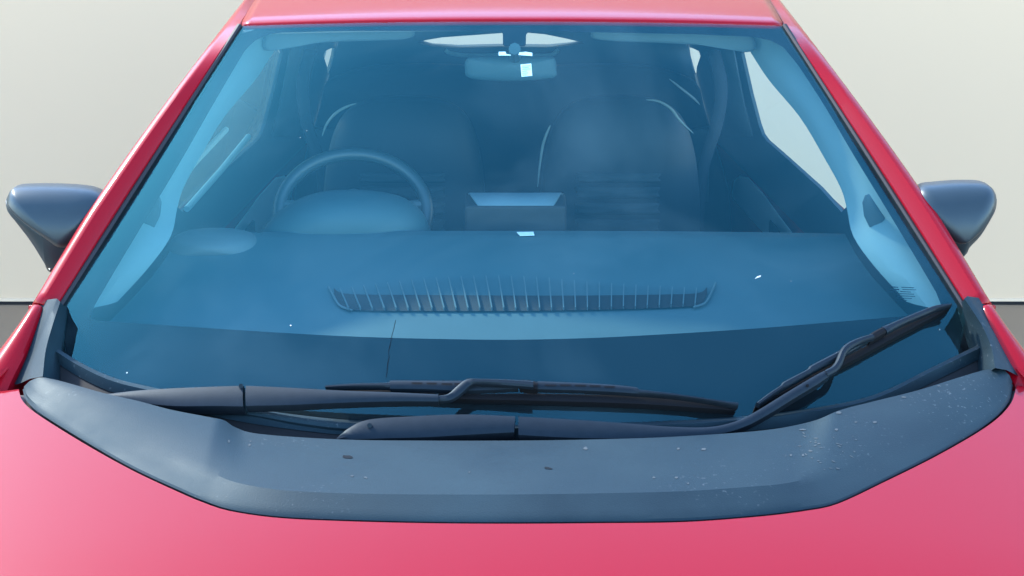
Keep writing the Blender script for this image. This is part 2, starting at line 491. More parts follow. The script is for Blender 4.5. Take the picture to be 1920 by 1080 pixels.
COLS = [((36, 727), (50, 721), (85, 708)), ((42, 748), (82, 742), (120, 716)), ((72, 775), (140, 782), (195, 737)), ((160, 830), (220, 822), (260, 752)),
        ((250, 880), (300, 860), (320, 768)), ((340, 922), (378, 887), (392, 782)), ((378, 938), (412, 898), (420, 788)), ((430, 955), (450, 907), (443, 802)),
        ((520, 968), (530, 919), (490, 814)), ((640, 974), (650, 925), (640, 824)), ((800, 978), (800, 927), (800, 826)), ((960, 979), (960, 927), (960, 826)), ((1120, 978), (1120, 925), (1110, 824)),
        ((1280, 976), (1280, 921), (1260, 819)), ((1420, 966), (1400, 913), (1430, 807)), ((1510, 955), (1490, 905), (1522, 790)), ((1570, 942), (1560, 890), (1575, 769)),
        ((1660, 900), (1640, 868), (1640, 752)), ((1760, 850), (1740, 815), (1720, 732)), ((1850, 797), (1820, 766), (1800, 707)), ((1893, 757), (1865, 736), (1845, 694)), ((1906, 720), (1892, 708), (1872, 690))]
fr = cr([(a[0], a[1], 0) for a, b, c in COLS], 6)
cre = cr([(b[0], b[1], 0) for a, b, c in COLS], 6)
tp = cr([(c[0], c[1], 0) for a, b, c in COLS], 6)
rows = []
hood_edge = []
for a, b, c in zip(fr, cre, tp):
    A = px_hood(a.x, a.y)
    hood_edge.append(A)
    endf = smooth((abs(a.x - 960) - 560) / 380)
    B = at_z(b.x, b.y, A.z + lerp(0.020, 0.012, endf))
    mid = smooth((abs(c.x - 985) - 528) / 55)
    Cc = at_z(c.x, c.y, lerp(1.1165, 1.1330, mid) + 0.008 * endf)
    fade = smooth((abs(a.x - 960) - 500) / 230)
    B = B.lerp(A.lerp(Cc, 0.38) + V((0, 0, 0.004)), fade)
    inw = (B - A); inw.z = 0; inw.normalize()
    A0 = A + inw * 0.006
    r = [A0 + inw * 0.014 + V((0, 0, -0.003 - 0.027 * (1 - smooth((abs(a.x - 960) - 860) / 40)))), A0 + V((0, 0, -0.003)), A0 + inw * 0.003 + V((0, 0, 0.0))]
    for k in range(1, 6): r.append(A0.lerp(B, k / 5))
    for k in range(1, 9):
        t = k / 8
        r.append(B.lerp(Cc, t) + V((0, 0, 0.003 * math.sin(math.pi * t))))
    r += [Cc + V((0, 0.004, -0.003)), Cc + V((0, 0.006, -0.010)), Cc + V((0, 0.002, -0.034))]
    rows.append(r)
cowl = sheet("cowl_panel", rows, 'cowl', car, auto=16, label="weathered black plastic cowl panel with white scuffs")

# ---- dark rubber strip under the joint between cowl panel and hood
sr = []
for k, p in enumerate(hood_edge):
    q = rows[k][8]; d = q - p; d.z = 0; d.normalize()
    sr.append([p - d * 0.012 + V((0, 0, -0.016)), p + d * 0.006 + V((0, 0, -0.013)), p + d * 0.04 + V((0, 0, -0.020))])
sheet("hood_seal", sr, 'seal', car)

# ---- hood: from its curved rear edge forward
he = resample([p for p in hood_edge], 121)
he = [at for at in he]
L_ext = [V((he[0].x - d, he[0].y + 0.02 * d, 0)) for d in (0.16, 0.11, 0.07, 0.03)]
R_ext = [V((he[-1].x + d, he[-1].y + 0.02 * d, 0)) for d in (0.03, 0.07, 0.11, 0.16)]
edge = [V((p.x, p.y, hood_z(p.x, p.y))) for p in (L_ext + he + R_ext)]
rows = []
for p in edge:
    r = []
    yf = 1.66 + 0.22 * (p.x / 0.9) ** 2
    r.append(p + V((0, -0.002, -0.03))); r.append(p + V((0, -0.001, -0.005)))
    for k in range(1, 31):
        t = k / 30
        y = lerp(p.y - 0.0015, yf, t ** 1.7)
        z = hood_z(p.x * lerp(1, 0.97, t), y) - 0.0015 * math.exp(-t * 200)
        r.append(V((p.x * lerp(1, 0.97, t), y, z)))
    q = r[-1]
    for dy, dz in ((-0.03, -0.02), (-0.05, -0.06), (-0.06, -0.14), (-0.07, -0.5), (-0.03, -0.72)):
        r.append(q + V((0, dy, dz)))
    rows.append(r)
hood = sheet("hood", rows, 'paint', car, auto=60)

# ---- fender tops running from the pillars to the hood, and the body sides
FIN = [(867, 557), (888, 608), (912, 663), (937, 712), (950, 742)]       # inner edge: offset from the middle, row
FSI = [(886, 549), (918, 599), (960, 656), (998, 706), (1022, 740)]       # silhouette
FY = [3.215, 3.170, 3.120, 3.072, 3.045]
for side in (-1, 1):
    f = (lambda p: p) if side == 1 else flipx
    ins = cr([(960 + o, y, Y) for (o, y), Y in zip(FIN, FY)], 5)
    sis = cr([(960 + o, y, Y + 0.012) for (o, y), Y in zip(FSI, FY)], 5)
    PO = PROF[3:]
    E0, o0, n0 = pillar_station(0.140, side); w0 = W_(0.145)
    first = [E0 + o0 * (q * w0) + n0 * (h * (w0 / 0.066 if h > 0 else 1)) for q, h in PO]
    rows = []
    for k, (a, b) in enumerate(zip(ins, sis)):
        A, B = at_y(a.x, a.y, a.z), at_y(b.x, b.y, b.z)
        w = B - A; bl_ = smooth(k / 12)
        own = []
        for q, h in PO:
            t = (q - 0.42) / 0.535
            hh = 0.013 * math.sin(math.pi * min(1, t * 0.95 + 0.03)) if t <= 1 else 0
            own.append(A + w * min(t, 1.0) + V((0, -0.3 * hh, hh)) + (V((0.006, 0.012, h - 0.008)) if t > 1 else V((0, 0, 0))))
        r = [p.lerp(q, bl_) for p, q in zip(first, own)]
        r = [r[0] + V((-0.002, 0.010, -0.040)), r[0] + V((-0.001, 0.001, -0.004))] + r + [r[-1] + V((0.01, 0.01, -0.2)), r[-1] + V((0.01, 0.01, -0.7))]
        rows.append([f(p) for p in r])
    lead = [p + V((0, 0.006, -0.02)) for p in rows[0]]       # turned-in edge of the panel joint
    rows.insert(0, lead)
    sheet("fender", rows, 'paint', car, thick=0.004, auto=40)

# ---- side walls of the cabin with window openings
F0, R0, T0 = at_z(1580, 395, 1.15), at_z(1432, 258, 1.15), at_y(1393, 100, 4.685)
SN = (R0 - F0).cross(T0 - F0).normalized()
def side_pt(y, z):
    x = F0.x - (SN.y * (y - F0.y) + SN.z * (z - F0.z)) / SN.x
    return V((x, y, z))
def poly_with_holes(name, outer, holes, m, parent, thick, label=None, f=lambda p: p):
    bm = bmesh.new()
    for lp in [outer] + holes:
        vs2 = [bm.verts.new(f(p)) for p in lp]
        for a, b in zip(vs2, vs2[1:] + vs2[:1]): bm.edges.new((a, b))
    bmesh.ops.triangle_fill(bm, use_beauty=True, use_dissolve=False, edges=bm.edges)
    bmesh.ops.recalc_face_normals(bm, faces=bm.faces)
    me = bpy.data.meshes.new(name); bm.to_mesh(me); bm.free()
    me.materials.append(M[m])
    o = link(name, me, parent, label)
    md = o.modifiers.new("thickness", 'SOLIDIFY'); md.thickness = thick; md.offset = 0
    return o
def on_side(x, y): return at_plane(x, y, F0, SN)
front_hole = [on_side(x, y) for x, y in ((1581, 397), (1540, 352), (1480, 298), (1440, 263), (1432, 252), (1425, 232), (1410, 175), (1393, 100))] + [side_pt(4.55, 1.44), side_pt(4.25, 1.39), side_pt(3.85, 1.23)]
rear_hole = [on_side(x, y) for x, y in ((1268, 92), (1280, 88), (1300, 89), (1313, 95), (1316, 104), (1309, 125), (1308, 138), (1303, 140), (1288, 130), (1277, 112))]
outer = [side_pt(y, z) for y, z in ((3.32, 0.4), (5.45, 0.4), (5.50, 1.2), (5.35, 1.38), (4.9, 1.46), (4.4, 1.48), (4.0, 1.40), (3.7, 1.28), (3.4, 1.13), (3.32, 1.05))]
for side in (-1, 1):
    f = (lambda p: p) if side == 1 else flipx
    sw = poly_with_holes("cabin_side_wall", outer, [front_hole, rear_hole], 'trim_dark', car, 0.008, f=f)
    ztop = [(3.0, 1.0), (3.32, 1.05), (3.4, 1.13), (3.7, 1.28), (4.0, 1.40), (4.4, 1.48), (4.9, 1.46), (5.35, 1.38), (5.6, 1.1)]
    rows = []
    for p in PIL_LOW[side]:
        if p.y > 5.35: break
        j = max(i for i in range(len(ztop) - 1) if ztop[i][0] <= p.y)
        q = side_pt(p.y, lerp(ztop[j][1], ztop[j + 1][1], (p.y - ztop[j][0]) / (ztop[j + 1][0] - ztop[j][0])) - 0.015)
        q = f(q)
        rows.append([p, p.lerp(q, 0.5), q])
    sheet("door_frame", rows, 'trim', car, thick=0.006)
    for nm, hole in (("door_window", front_hole), ("rear_quarter_window", rear_hole)):
        o = mk(nm, [f(p + V((0.004, 0, 0))) for p in hole], [tuple(range(len(hole)))], 'side_glass' if side == 1 else 'film_glass', car, False, None)
    # outer body skin and belt line
    rows = []
    for y in (3.05, 3.3, 3.8, 4.3, 4.8, 5.2, 5.45, 5.58):
        xo = side_pt(y, 1.14).x + 0.05
        rows.append([f(V((x, y, z))) for x, z in ((side_pt(y, 1.14).x + 0.022, 1.135), (xo - 0.015, 1.12), (xo - 0.004, 1.09), (xo, 0.98), (xo + 0.012, 0.80), (xo + 0.005, 0.5), (xo - 0.03, 0.30))])
    sheet("door_skin", rows, 'paint', car, thick=0.004)
    # light interior trim down the windshield pillar
    TI = [(1395, 78), (1440, 148), (1500, 220), (1545, 295), (1576, 352), (1588, 392), (1600, 443), (1640, 500), (1700, 566)]   # cabin-side edge
    TOu = [(1470, 60), (1520, 125), (1565, 195), (1612, 272), (1655, 345), (1685, 392), (1730, 470), (1765, 530), (1800, 590)]  # glass-side edge
    a_, b_ = cr([(x, y, 0) for x, y in TI], 4), cr([(x, y, 0) for x, y in TOu], 4)
    rows = []
    for k, (a, b) in enumerate(zip(a_, b_)):
        B = on_glass(b.x, b.y, -0.025)
        A = at_y(a.x, a.y, B.y + 0.085)
        m_ = A.lerp(B, 0.5) + V((-0.012, -0.006, 0.004))
        rows.append([f(p) for p in (A + V((0.03, 0.03, -0.01)), A, A.lerp(m_, 0.5) + V((-0.003, 0, 0)), m_, m_.lerp(B, 0.5) + V((-.001, 0, 0)), B)])
    sheet("pillar_trim", rows, 'pillar_cloth', car, auto=30)
    # corner cover at the foot of the pillar trim
    ol = [at_y(x, y, 3.465) for x, y in ((1622, 366), (1630, 364), (1659, 408), (1656, 422), (1653, 466), (1640, 446), (1620, 405), (1617, 380))]
    inflate("mirror_corner_cover", [f(p) for p in ol], 'trim_dark', car, front=0.004, back=0.008, n=4)
    # light door panel insert
    ol = [on_side(x, y) + V((-0.03, 0, 0)) for x, y in ((1394, 470), (1393, 360), (1397, 338), (1408, 329), (1425, 333), (1455, 365), (1490, 412), (1535, 470))]
    dp = inflate("door_panel_insert", [f(p) for p in ol], 'insert', car, front=0.012, back=0.01, n=4)
    ol = [on_side(x, y) + V((-0.05, -0.02, 0)) for x, y in ((1476, 440), (1477, 412), (1481, 408), (1492, 420), (1504, 440))]
    inflate("window_switch", [f(p) for p in ol], 'vent', dp, front=0.006, back=0.006, n=3)
    # belt strap behind the front seat
    tubep = [at_y(1338, 95, 4.62), at_y(1352, 160, 4.60), at_y(1345, 230, 4.56), at_y(1315, 330, 4.52), at_y(1305, 460, 4.5)]
    pts = cr(tubep, 5)
    sheet("seat_belt", [[f(p + V((-0.016, 0, 0))), f(p + V((0.016, 0.01, 0)))] for p in pts], 'belt', car, thick=0.002)
    # pillar between the doors, light upper trim
    rows = []
    for y0, xa, xb in ((80, 1338, 1390), (140, 1352, 1401), (200, 1362, 1413), (256, 1372, 1428)):
        rows.append([f(on_side(x, y0) + V((-0.02 - dx, 0, 0))) for x, dx in ((xa, 0), (lerp(xa, xb, .3), 0.012), (lerp(xa, xb, .7), 0.012), (xb, 0))])
    sheet("door_pillar_trim", rows, 'trim_dark', car, thick=0.004)

# bright sill strip inside the driver's door, seen through the left of the glass
a, b = on_side(1920 - 328, 392), on_side(1920 - 446, 256)
tube("door_sill_strip", [flipx(a + V((-0.025, 0, 0))), flipx(a.lerp(b, .5) + V((-0.028, 0, 0))), flipx(b + V((-0.025, 0, 0)))], 0.007, 'trim_light', car)

# ---- cabin floor, tailgate
box("cabin_floor", (-0.78, 2.9, 0.30), (0.78, 5.5, 0.34), 'trim_dark', car)
box("firewall", (-0.74, 2.86, 0.32), (0.74, 2.90, 1.02), 'trim_dark', car)
for s in (-1, 1):
    box("parcel_side", (s * 0.45 if s > 0 else -0.53, 5.0, 0.9), (0.53 if s > 0 else -0.45, 5.38, 1.10), 'trim_dark', car)
rw = [at_y(x, y, 5.42) for x, y in ((783, 77), (800, 72), (830, 67), (900, 62), (940, 59), (985, 58), (1020, 61), (1060, 69), (1097, 78), (1070, 82), (1030, 86), (940, 85), (860, 87), (810, 84))]
to = [V((x, 5.42, z)) for x, z in [(q * (side_pt(5.42, z).x - 0.014), z) for q, z in ((-1, 0.4), (1, 0.4), (1, 1.2), (1, 1.36), (0.0, 1.46), (-1, 1.36), (-1, 1.2))]]
tg = poly_with_holes("tailgate", to, [rw], 'trim_dark', car, 0.05)
mk("rear_window", [p + V((0, 0.002, 0)) for p in rw], [tuple(range(len(rw)))], 'side_glass', car, False, None)
lp = cr([at_y(x, y, 5.36) for x, y in ((835, 94), (845, 100), (880, 104), (950, 103), (1020, 104), (1040, 100), (1046, 92))], 5)
tube("tailgate_ledge", lp, 0.006, 'trim_light', car)

# ---- dashboard
rows = []
DX = 24
for k, (t, Y, Z) in enumerate([(0, 2.97, 1.050), (.1, 3.03, 1.083), (.25, 3.12, 1.100), (.4, 3.24, 1.118), (.55, 3.36, 1.138), (.7, 3.48, 1.160), (.85, 3.58, 1.181), (.95, 3.655, 1.196), (1, 3.695, 1.200), (1, 3.715, 1.194), (1, 3.725, 1.17), (1, 3.735, 1.0), (1, 3.70, 0.7)]):
    r = []
    for i in range(DX + 1):
        u = -1 + 2 * i / DX
        a = abs(u) ** 2.4
        y = Y + (0.20 * (1 - t)) * a + (0.0 if t < 1 else -0.0)
        z = Z - 0.012 * a * (1 - 0.5 * t)
        x = u * lerp(0.800, 0.668, smooth((Y - 2.97) / 0.73)) if Y < 3.7 else u * 0.668
        r.append(V((x, y, z)))
    rows.append(r)
dash = sheet("dashboard", rows, 'dash', car, auto=60)
def dash_pt(x, y, lift=0.0):
    r = ray(x, y); best = None
    prof = [(2.97, 1.050), (3.03, 1.083), (3.12, 1.100), (3.24, 1.118), (3.36, 1.138), (3.48, 1.160), (3.58, 1.181), (3.655, 1.196), (3.695, 1.200)]
    def hz(px_, Y):
        a = min(1, abs(px_) / 0.75) ** 2.4
        Y2 = Y - 0.20 * a * max(0, 1 - (Y - 2.97) / 0.73)
        for (y0, z0), (y1, z1) in zip(prof, prof[1:]):
            if Y2 <= y1: return lerp(z0, z1, (Y2 - y0) / (y1 - y0)) - 0.012 * a
        return 1.2
    a, b = 2.0, 6.0
    for _ in range(45):
        t = (a + b) / 2; p = CAMP + r * t
        if p.z > hz(p.x, p.y) + lift: a = t
        else: b = t
    return CAMP + r * a
# defroster vent: dark slot sunk in the dash with light slats
lo = cr([(626, 556, 0), (640, 577, 0), (680, 582, 0), (800, 583, 0), (960, 583, 0), (1100, 581, 0), (1250, 577, 0), (1310, 571, 0), (1326, 552, 0)], 5)
up_ = cr([(618, 540, 0), (640, 549, 0), (690, 552, 0), (800, 553, 0), (960, 554, 0), (1100, 554, 0), (1250, 552, 0), (1312, 549, 0), (1336, 538, 0)], 5)
rows = [[dash_pt(a.x, lerp(a.y, b.y, t), 0.0035) for a, b in zip(lo, up_)] for t in (0, .33, .66, 1)]
vent = sheet("defroster_vent", rows, 'vent', dash)
ns = 30
for k in range(ns):
    t = (k + 0.6) / ns
    xb = lerp(640, 1312, t); lean = lerp(-26, 10, t) * (1 if t < 0.75 else 0.6)
    yb = 582 - 9 * max(0, (t - 0.55) / 0.45) ** 2
    hgt = lerp(38, 64, math.sin(math.pi * min(1, t * 1.15))) if t < 0.6 else lerp(58, 32, (t - 0.6) / 0.4)
    hgt = min(hgt, 30 + 140 * min(t, 1 - t) + 8)
    A, B = dash_pt(xb, yb, 0.006), dash_pt(xb + lean * hgt / 64, yb - hgt, 0.005)
    w = V((0.0011, 0, 0)); h = V((0, 0, 0.006))
    vsl = [A - w, A + w, B + w, B - w, A - w + h, A + w + h, B + w + h * 0.3, B - w + h * 0.3]
    mk("vent_slat", vsl, [(0, 3, 2, 1), (4, 5, 6, 7), (0, 1, 5, 4), (1, 2, 6, 5), (2, 3, 7, 6), (3, 0, 4, 7)], 'slat', dash, False, None)
for pts in (((616, 538), (622, 548), (636, 572), (660, 582)), ((1342, 530), (1334, 548), (1322, 568), (1300, 576))):
    tube("vent_rim", cr([dash_pt(x, y, 0.005) for x, y in pts], 5), 0.0022, 'slat', dash)
# instrument hood in front of the driver, vent pod by the door
ol = px_loop([(486, 470), (486, 448), (496, 425), (520, 400), (560, 376), (610, 363), (680, 361), (750, 372), (790, 398), (806, 432), (806, 470)], 3.78)
inflate("instrument_hood", ol, 'dash', dash, front=0.10, back=0.05, power=2.6)
ol = px_loop([(312, 480), (318, 452), (345, 438), (400, 434), (455, 438), (485, 452), (495, 480)], 3.66)
inflate("side_vent_pod", ol, 'dash_light', dash, front=0.06, back=0.04)
# display pod in the middle
Pt = [at_y(x, y, 3.86) for x, y in ((872, 366), (880, 363), (1052, 363), (1061, 367))]
Pb = [at_y(x, y, 3.80) for x, y in ((872, 374), (893, 386), (1040, 386), (1061, 374))]
pod = box("display_pod", (at_y(872, 400, 3.80).x, 3.765, 1.02), (at_y(1061, 400, 3.80).x, 3.87, at_y(960, 386, 3.765).z), 'vent', dash, bevel=0.006)
z_ = at_y(960, 386, 3.765).z + 0.001
rows = [[V((at_y(x, 386, 3.77).x, 3.768, z_)) for x in (896, 930, 1000, 1038)], [V((at_y(x, 374, 3.80).x, 3.82, z_ + 0.012)) for x in (880, 930, 1000, 1052)], [V((at_y(x, 363, 3.86).x, 3.868, at_y(960, 363, 3.868).z)) for x in (876, 930, 1000, 1058)]]
sheet("display_pod_top", rows, 'pod', dash, thick=0.004)

# ---- steering wheel
wc = at_y(662, 398, 3.96); R_ = 0.158
ax1, ax2 = V((1, 0, 0)), V((0, 0.42, 0.907)).normalized()
path = [wc + ax1 * (R_ * math.cos(2 * math.pi * k / 48)) + ax2 * (R_ * 0.80 * math.sin(2 * math.pi * k / 48)) for k in range(48)]
sw = tube("steering_wheel", path, 0.0145, 'wheel', car, seg=10, closed=True)
hub = [wc + ax1 * (0.055 * math.cos(2 * math.pi * k / 20)) + ax2 * (0.05 * math.sin(2 * math.pi * k / 20)) for k in range(20)]
inflate("hub", hub, 'wheel', sw, front=0.03, back=0.02, n=5)
for a in (0.15, math.pi - 0.15, -math.pi / 2):
    p = wc + ax1 * (R_ * math.cos(a)) + ax2 * (R_ * 0.8 * math.sin(a))
    tube("spoke", [wc, wc.lerp(p, .5), p], [0.016, 0.011, 0.010], 'dash_light', sw)

# ---- seats
def seat(cx, Y, name, half, top_y, base_y, label=None):
    rel = [(-1.0, base_y), (-1.0, 430), (-.985, 340), (-.9, 262), (-.74, 212), (-.5, 190), (-.2, top_y), (.2, top_y), (.5, 190), (.74, 212), (.9, 262), (.985, 340), (1.0, 430), (1.0, base_y)]
    ol = px_loop([(cx + half * a, y) for a, y in rel], Y)
    st = inflate(name, ol, 'seat', car, front=0.10, back=0.08, n=10, power=2.4, label=label)
    # ribs of the centre insert
    for k, (ya, yb) in enumerate(((322, 344), (347, 374), (377, 404), (407, 440))):
        o2 = px_loop([(cx - 78, yb - 3), (cx - 80, (ya + yb) / 2), (cx - 78, ya + 2), (cx, ya), (cx + 72, ya + 2), (cx + 74, (ya + yb) / 2), (cx + 72, yb - 3), (cx, yb - 1)], Y - 0.09)
        inflate("seat_rib", o2, 'seat_mid', st, front=0.018, back=0.02, n=4)
    return st
s1 = seat(758, 4.45, "front_seat", 152, 183, 760)
s2 = seat(1162, 4.45, "front_seat", 150, 182, 760)
def highlight_arc(pts, Y, par, r=0.0032):  # tapering pale tubes drawn in as highlights along the seat seams
    P = cr([at_y(x, y, Y) for x, y in pts], 6)
    n = len(P)
    tube("seam_highlight", P, [r * max(0.15, math.sin(math.pi * min(1, (k + 1) / (n + 1))) ** 0.6) for k in range(n)], 'seam_highlight', par)
highlight_arc([(604, 255), (613, 232), (630, 212), (650, 200), (668, 194)], 4.385, s1)
highlight_arc([(1008, 350), (1012, 310), (1018, 272), (1026, 248), (1032, 235)], 4.385, s2)
highlight_arc([(1212, 187), (1235, 190), (1258, 204), (1275, 226), (1300, 250)], 4.385, s2)
highlight_arc([(1255, 148), (1275, 164), (1300, 184), (1312, 196)], 4.8, s2)
# rear bench
ol = px_loop([(600, 500), (600, 200), (640, 140), (760, 122), (960, 128), (1150, 122), (1270, 138), (1320, 200), (1320, 500)], 5.05)
inflate("rear_seat", ol, 'seat', car, front=0.10, back=0.10)

# ---- inside mirror on the glass, with stickers
mo = px_loop([(872, 128), (874, 112), (890, 107), (960, 105), (1030, 107), (1041, 112), (1043, 130), (1036, 146), (960, 152), (882, 147)], 3.84)
im = inflate("inside_mirror", mo, 'dash', car, front=0.02, back=0.02, n=5)
tube("mirror_stalk", [G(uv_glass(965, 82)[0], uv_glass(965, 82)[1], -0.012), at_y(966, 108, 3.83)], 0.012, 'dash', im)
def on_glass_quad(name, pts, m, parent, off):
    P = [on_glass(x, y, off) for x, y in pts]
    return mk(name, P, [tuple(range(len(P)))], m, parent, False, None)
on_glass_quad("sticker", [(935, 97), (948, 97), (949, 101), (958, 103), (958, 104), (935, 104)], 'paper', windshield, -0.012)
on_glass_quad("sticker", [(972, 103), (974, 98), (986, 97), (998, 99), (998, 105), (986, 104)], 'paper', windshield, -0.012)
card = on_glass_quad("label_card", [(976, 121), (996, 119), (998, 142), (978, 144)], 'paper', windshield, -0.012)
for yy, x0, x1 in ((123.5, 979, 994), (126.5, 979, 991), (129.5, 979, 995), (133.5, 979, 988), (137, 979, 990), (140.5, 980, 987)):
    on_glass_quad("printed_line", [(x0, yy), (x1, yy - 0.8), (x1, yy + 0.3), (x0, yy + 1.1)], 'ink', windshield, -0.0112)
# maker's mark printed low on the glass, right
for x0, y0, w_, h_ in ((1672, 537, 12, 1.6), (1670, 541, 16, 2), (1673, 546, 11, 1.6), (1690, 538, 24, 1.2), (1692, 542, 26, 1.2), (1688, 546, 20, 1.2), (1684, 550, 30, 1.2), (1682, 554, 34, 1.2), (1684, 558, 26, 1.2), (1682, 562, 18, 1.2)):
    on_glass_quad("printed_line", [(x0, y0), (x0 + w_, y0 + 1), (x0 + w_, y0 + 1 + h_), (x0, y0 + h_)], 'ink_dark', windshield, -0.0065)
# thin dark line drawn low on the glass
cp = [(742, 600), (738, 618), (733, 636), (731, 648), (728, 658), (730, 668), (727, 680), (726, 692), (724, 705)]
rows = [[on_glass(x - 0.5, y, 0.0012) for x, y in cp], [on_glass(x + 0.5, y, 0.0012) for x, y in cp]]
sheet("thin_dark_line", rows, 'ink_dark', windshield)
# dried spots on the glass
def blob(cx, cy, r, name="dried_spot", off=0.0012, par=None, m='spot', asp=1.0):
    n = 9; P = []
    for k in range(n):
        a = 2 * math.pi * k / n; rr = r * random.uniform(.6, 1.2)
        P.append(on_glass(cx + rr * math.cos(a) * asp, cy + rr * math.sin(a), off))
    return mk(name, P, [tuple(range(n))], m, par or windshield, False, None)
for x, y, r, m_ in ((545, 610, 1.8, 'spot'), (238, 699, 1.6, 'spot'), (1483, 527, 1.1, 'spot_faint'), (575, 245, 1.2, 'spot_faint'), (563, 258, 1.1, 'spot_faint'), (1076, 513, 0.9, 'spot_faint'), (1762, 618, 1.6, 'spot_faint')):
    blob(x, y, r, m=m_)
on_glass_quad("dried_spot", [(1415, 523), (1420, 518), (1427, 516), (1426, 519), (1420, 521)], 'spot', windshield, 0.0012)

# sun visors folded up against the ceiling
for pts in ([(506, 60), (560, 57), (680, 55), (770, 55), (778, 62), (772, 70), (740, 75), (640, 78), (560, 84), (505, 96), (492, 84)],
            [(1404, 66), (1350, 62), (1230, 59), (1120, 57), (1108, 63), (1112, 72), (1150, 77), (1250, 81), (1340, 87), (1400, 98), (1418, 86)]):
    inflate("sun_visor", px_loop(pts, 3.885, 3), 'visor', car, front=0.010, back=0.010, n=4)

# marks on the cowl panel: dents, scuffs and dried flecks, lying on its surface
from mathutils.bvhtree import BVHTree
cm = cowl.data
cowl_bvh = BVHTree.FromPolygons([v.co for v in cm.vertices], [tuple(p.vertices) for p in cm.polygons])
def cowl_mark(name, x, y, rx, ry, m, ang=0.0, jag=0.35, n=10):
    P = []
    for k in range(n):
        a = 2 * math.pi * k / n; r = random.uniform(1 - jag, 1 + jag * 0.6)
        dx, dy = rx * r * math.cos(a), ry * r * math.sin(a)
        h = cowl_bvh.ray_cast(CAMP, ray(x + dx * math.cos(ang) - dy * math.sin(ang), y + dx * math.sin(ang) + dy * math.cos(ang)).normalized())
        if h[0] is None: return
        nn = h[1] if h[1].z > 0 else -h[1]
        P.append(h[0] + nn * 0.0007)
    mk(name, P, [tuple(range(n))], m, cowl, False, None)
for x, y, rx, ry in ((652, 857, 10, 3.0), (1027, 878, 8, 2.4)):
    cowl_mark("dent", x, y, rx, ry, 'dent', 0.15)
rs = random.Random(3)
for k in range(34):
    x, y = rs.gauss(1535, 34), rs.gauss(838, 24)
    cowl_mark("scuff_mark", x, y, rs.uniform(1.0, 4.5), rs.uniform(0.6, 1.3), 'chalk', rs.uniform(-0.2, 0.7))
for x, y, rx, ry in ((1504, 806, 7, 1.6), (1572, 774, 5, 3), (1568, 806, 4, 3), (1483, 854, 2.4, 2.2), (1506, 854, 2.4, 2.2), (1520, 846, 4, 1.4), (1320, 843, 5, 2.5), (1098, 841, 5, 3), (1272, 842, 3, 2), (1226, 896, 3, 2.2), (1268, 896, 3.5, 2), (686, 896, 3, 2), (660, 893, 3, 1.6), (429, 828, 2.2, 3), (468, 835, 2.5, 2), (470, 828, 2, 1.6), (880, 886, 2, 1.4), (1640, 792, 4, 2), (1760, 724, 3, 1.6), (1290, 907, 2.5, 1.6), (1694, 745, 6, 1.5)):
    cowl_mark("scuff_mark", x, y, rx, ry, 'chalk')

# ---- paper slip lying on the dash
P = [dash_pt(x, y, 0.003) for x, y in ((969, 436), (1000, 435.5), (1002, 441.5), (975, 442.5))]
slip = mk("paper_slip", P + [p + V((0, 0, 0.0012)) for p in P], [(3, 2, 1, 0), (4, 5, 6, 7), (0, 1, 5, 4), (1, 2, 6, 5), (2, 3, 7, 6), (3, 0, 4, 7)], 'paper', None, False, None)
slip["label"] = "small white paper slip lying on the rear edge of the dashboard"
slip["category"] = "paper"

# ---- cowl tray and glass foot moulding
ST = [(104, 656), (160, 690), (220, 716), (300, 735), (430, 764), (560, 784), (700, 796), (960, 802), (1200, 797), (1400, 786), (1560, 765), (1650, 742), (1740, 698), (1842, 648)]
a_ = cr([(x, y, 0) for x, y in ST], 5)
rows = [[], [], [], []]
for p in a_:
    A = on_glass(p.x, p.y, 0.003)
    rows[0].append(A + V((0, 0.0, -0.006))); rows[1].append(A + V((0, -0.001, 0.006))); rows[2].append(A + V((0, -0.016, 0.006))); rows[3].append(A + V((0, -0.022, -0.012)))
sheet("glass_foot_moulding", rows, 'cowl', car)
rows = [[], [], []]
for k, p in enumerate(a_):
    A = on_glass(p.x, p.y, 0.0)
    rows[0].append(A + V((0, -0.018, -0.008))); rows[1].append(A + V((0, -0.06, -0.035))); ed = 1 - smooth((abs(p.x - 960) - 500) / 330)
    rows[2].append(A + V((0, -0.07 - 0.13 * ed, -0.04)))
tray = sheet("cowl_tray", rows, 'tray', car)
# drain mouldings of the tray seen in the notch
tube("tray_rib", cr([on_glass(x, y, 0.012) for x, y in ((430, 770), (480, 776), (560, 790), (640, 800), (720, 803))], 6), 0.007, 'cowl', tray)

# ---- black corner pieces between glass, fender and cowl
CL = dict(outer=[(103, 560), (86, 605), (61, 663), (35, 720)], ridge=[(113, 566), (99, 608), (86, 655), (80, 706)], inner=[(126, 574), (120, 622), (114, 664), (112, 716)])
CR_ = dict(outer=[(1818, 556), (1858, 612), (1884, 660), (1907, 704)], ridge=[(1808, 560), (1842, 612), (1860, 655), (1866, 690)], inner=[(1801, 564), (1815, 610), (1829, 652), (1836, 700)])
for D in (CL, CR_):
    o_, r_, i_ = (cr([(x, y, 0) for x, y in D[k]], 6) for k in ("outer", "ridge", "inner"))
    rows = []
    for k, (o, r, i) in enumerate(zip(o_, r_, i_)):
        t = k / (len(o_) - 1)
        Yo = lerp(3.212, 3.066, t)
        O, Rr = at_y(o.x, o.y, Yo + 0.004), at_y(r.x, r.y, lerp(3.196, 3.040, t))
        I = on_glass(i.x, i.y, 0.002)
        rows.append([O + V((math.copysign(0.028, O.x), 0.02, -0.010)), O, O.lerp(Rr, .5) + V((0, -0.003, 0.004)), Rr, Rr.lerp(I, .12) + V((0, 0, -0.001)), Rr.lerp(I, .5) + V((0, 0, -0.004)), I, I + V((0, 0.0, -0.03))])
    sheet("cowl_end_piece", rows, 'cowl', car, auto=45)

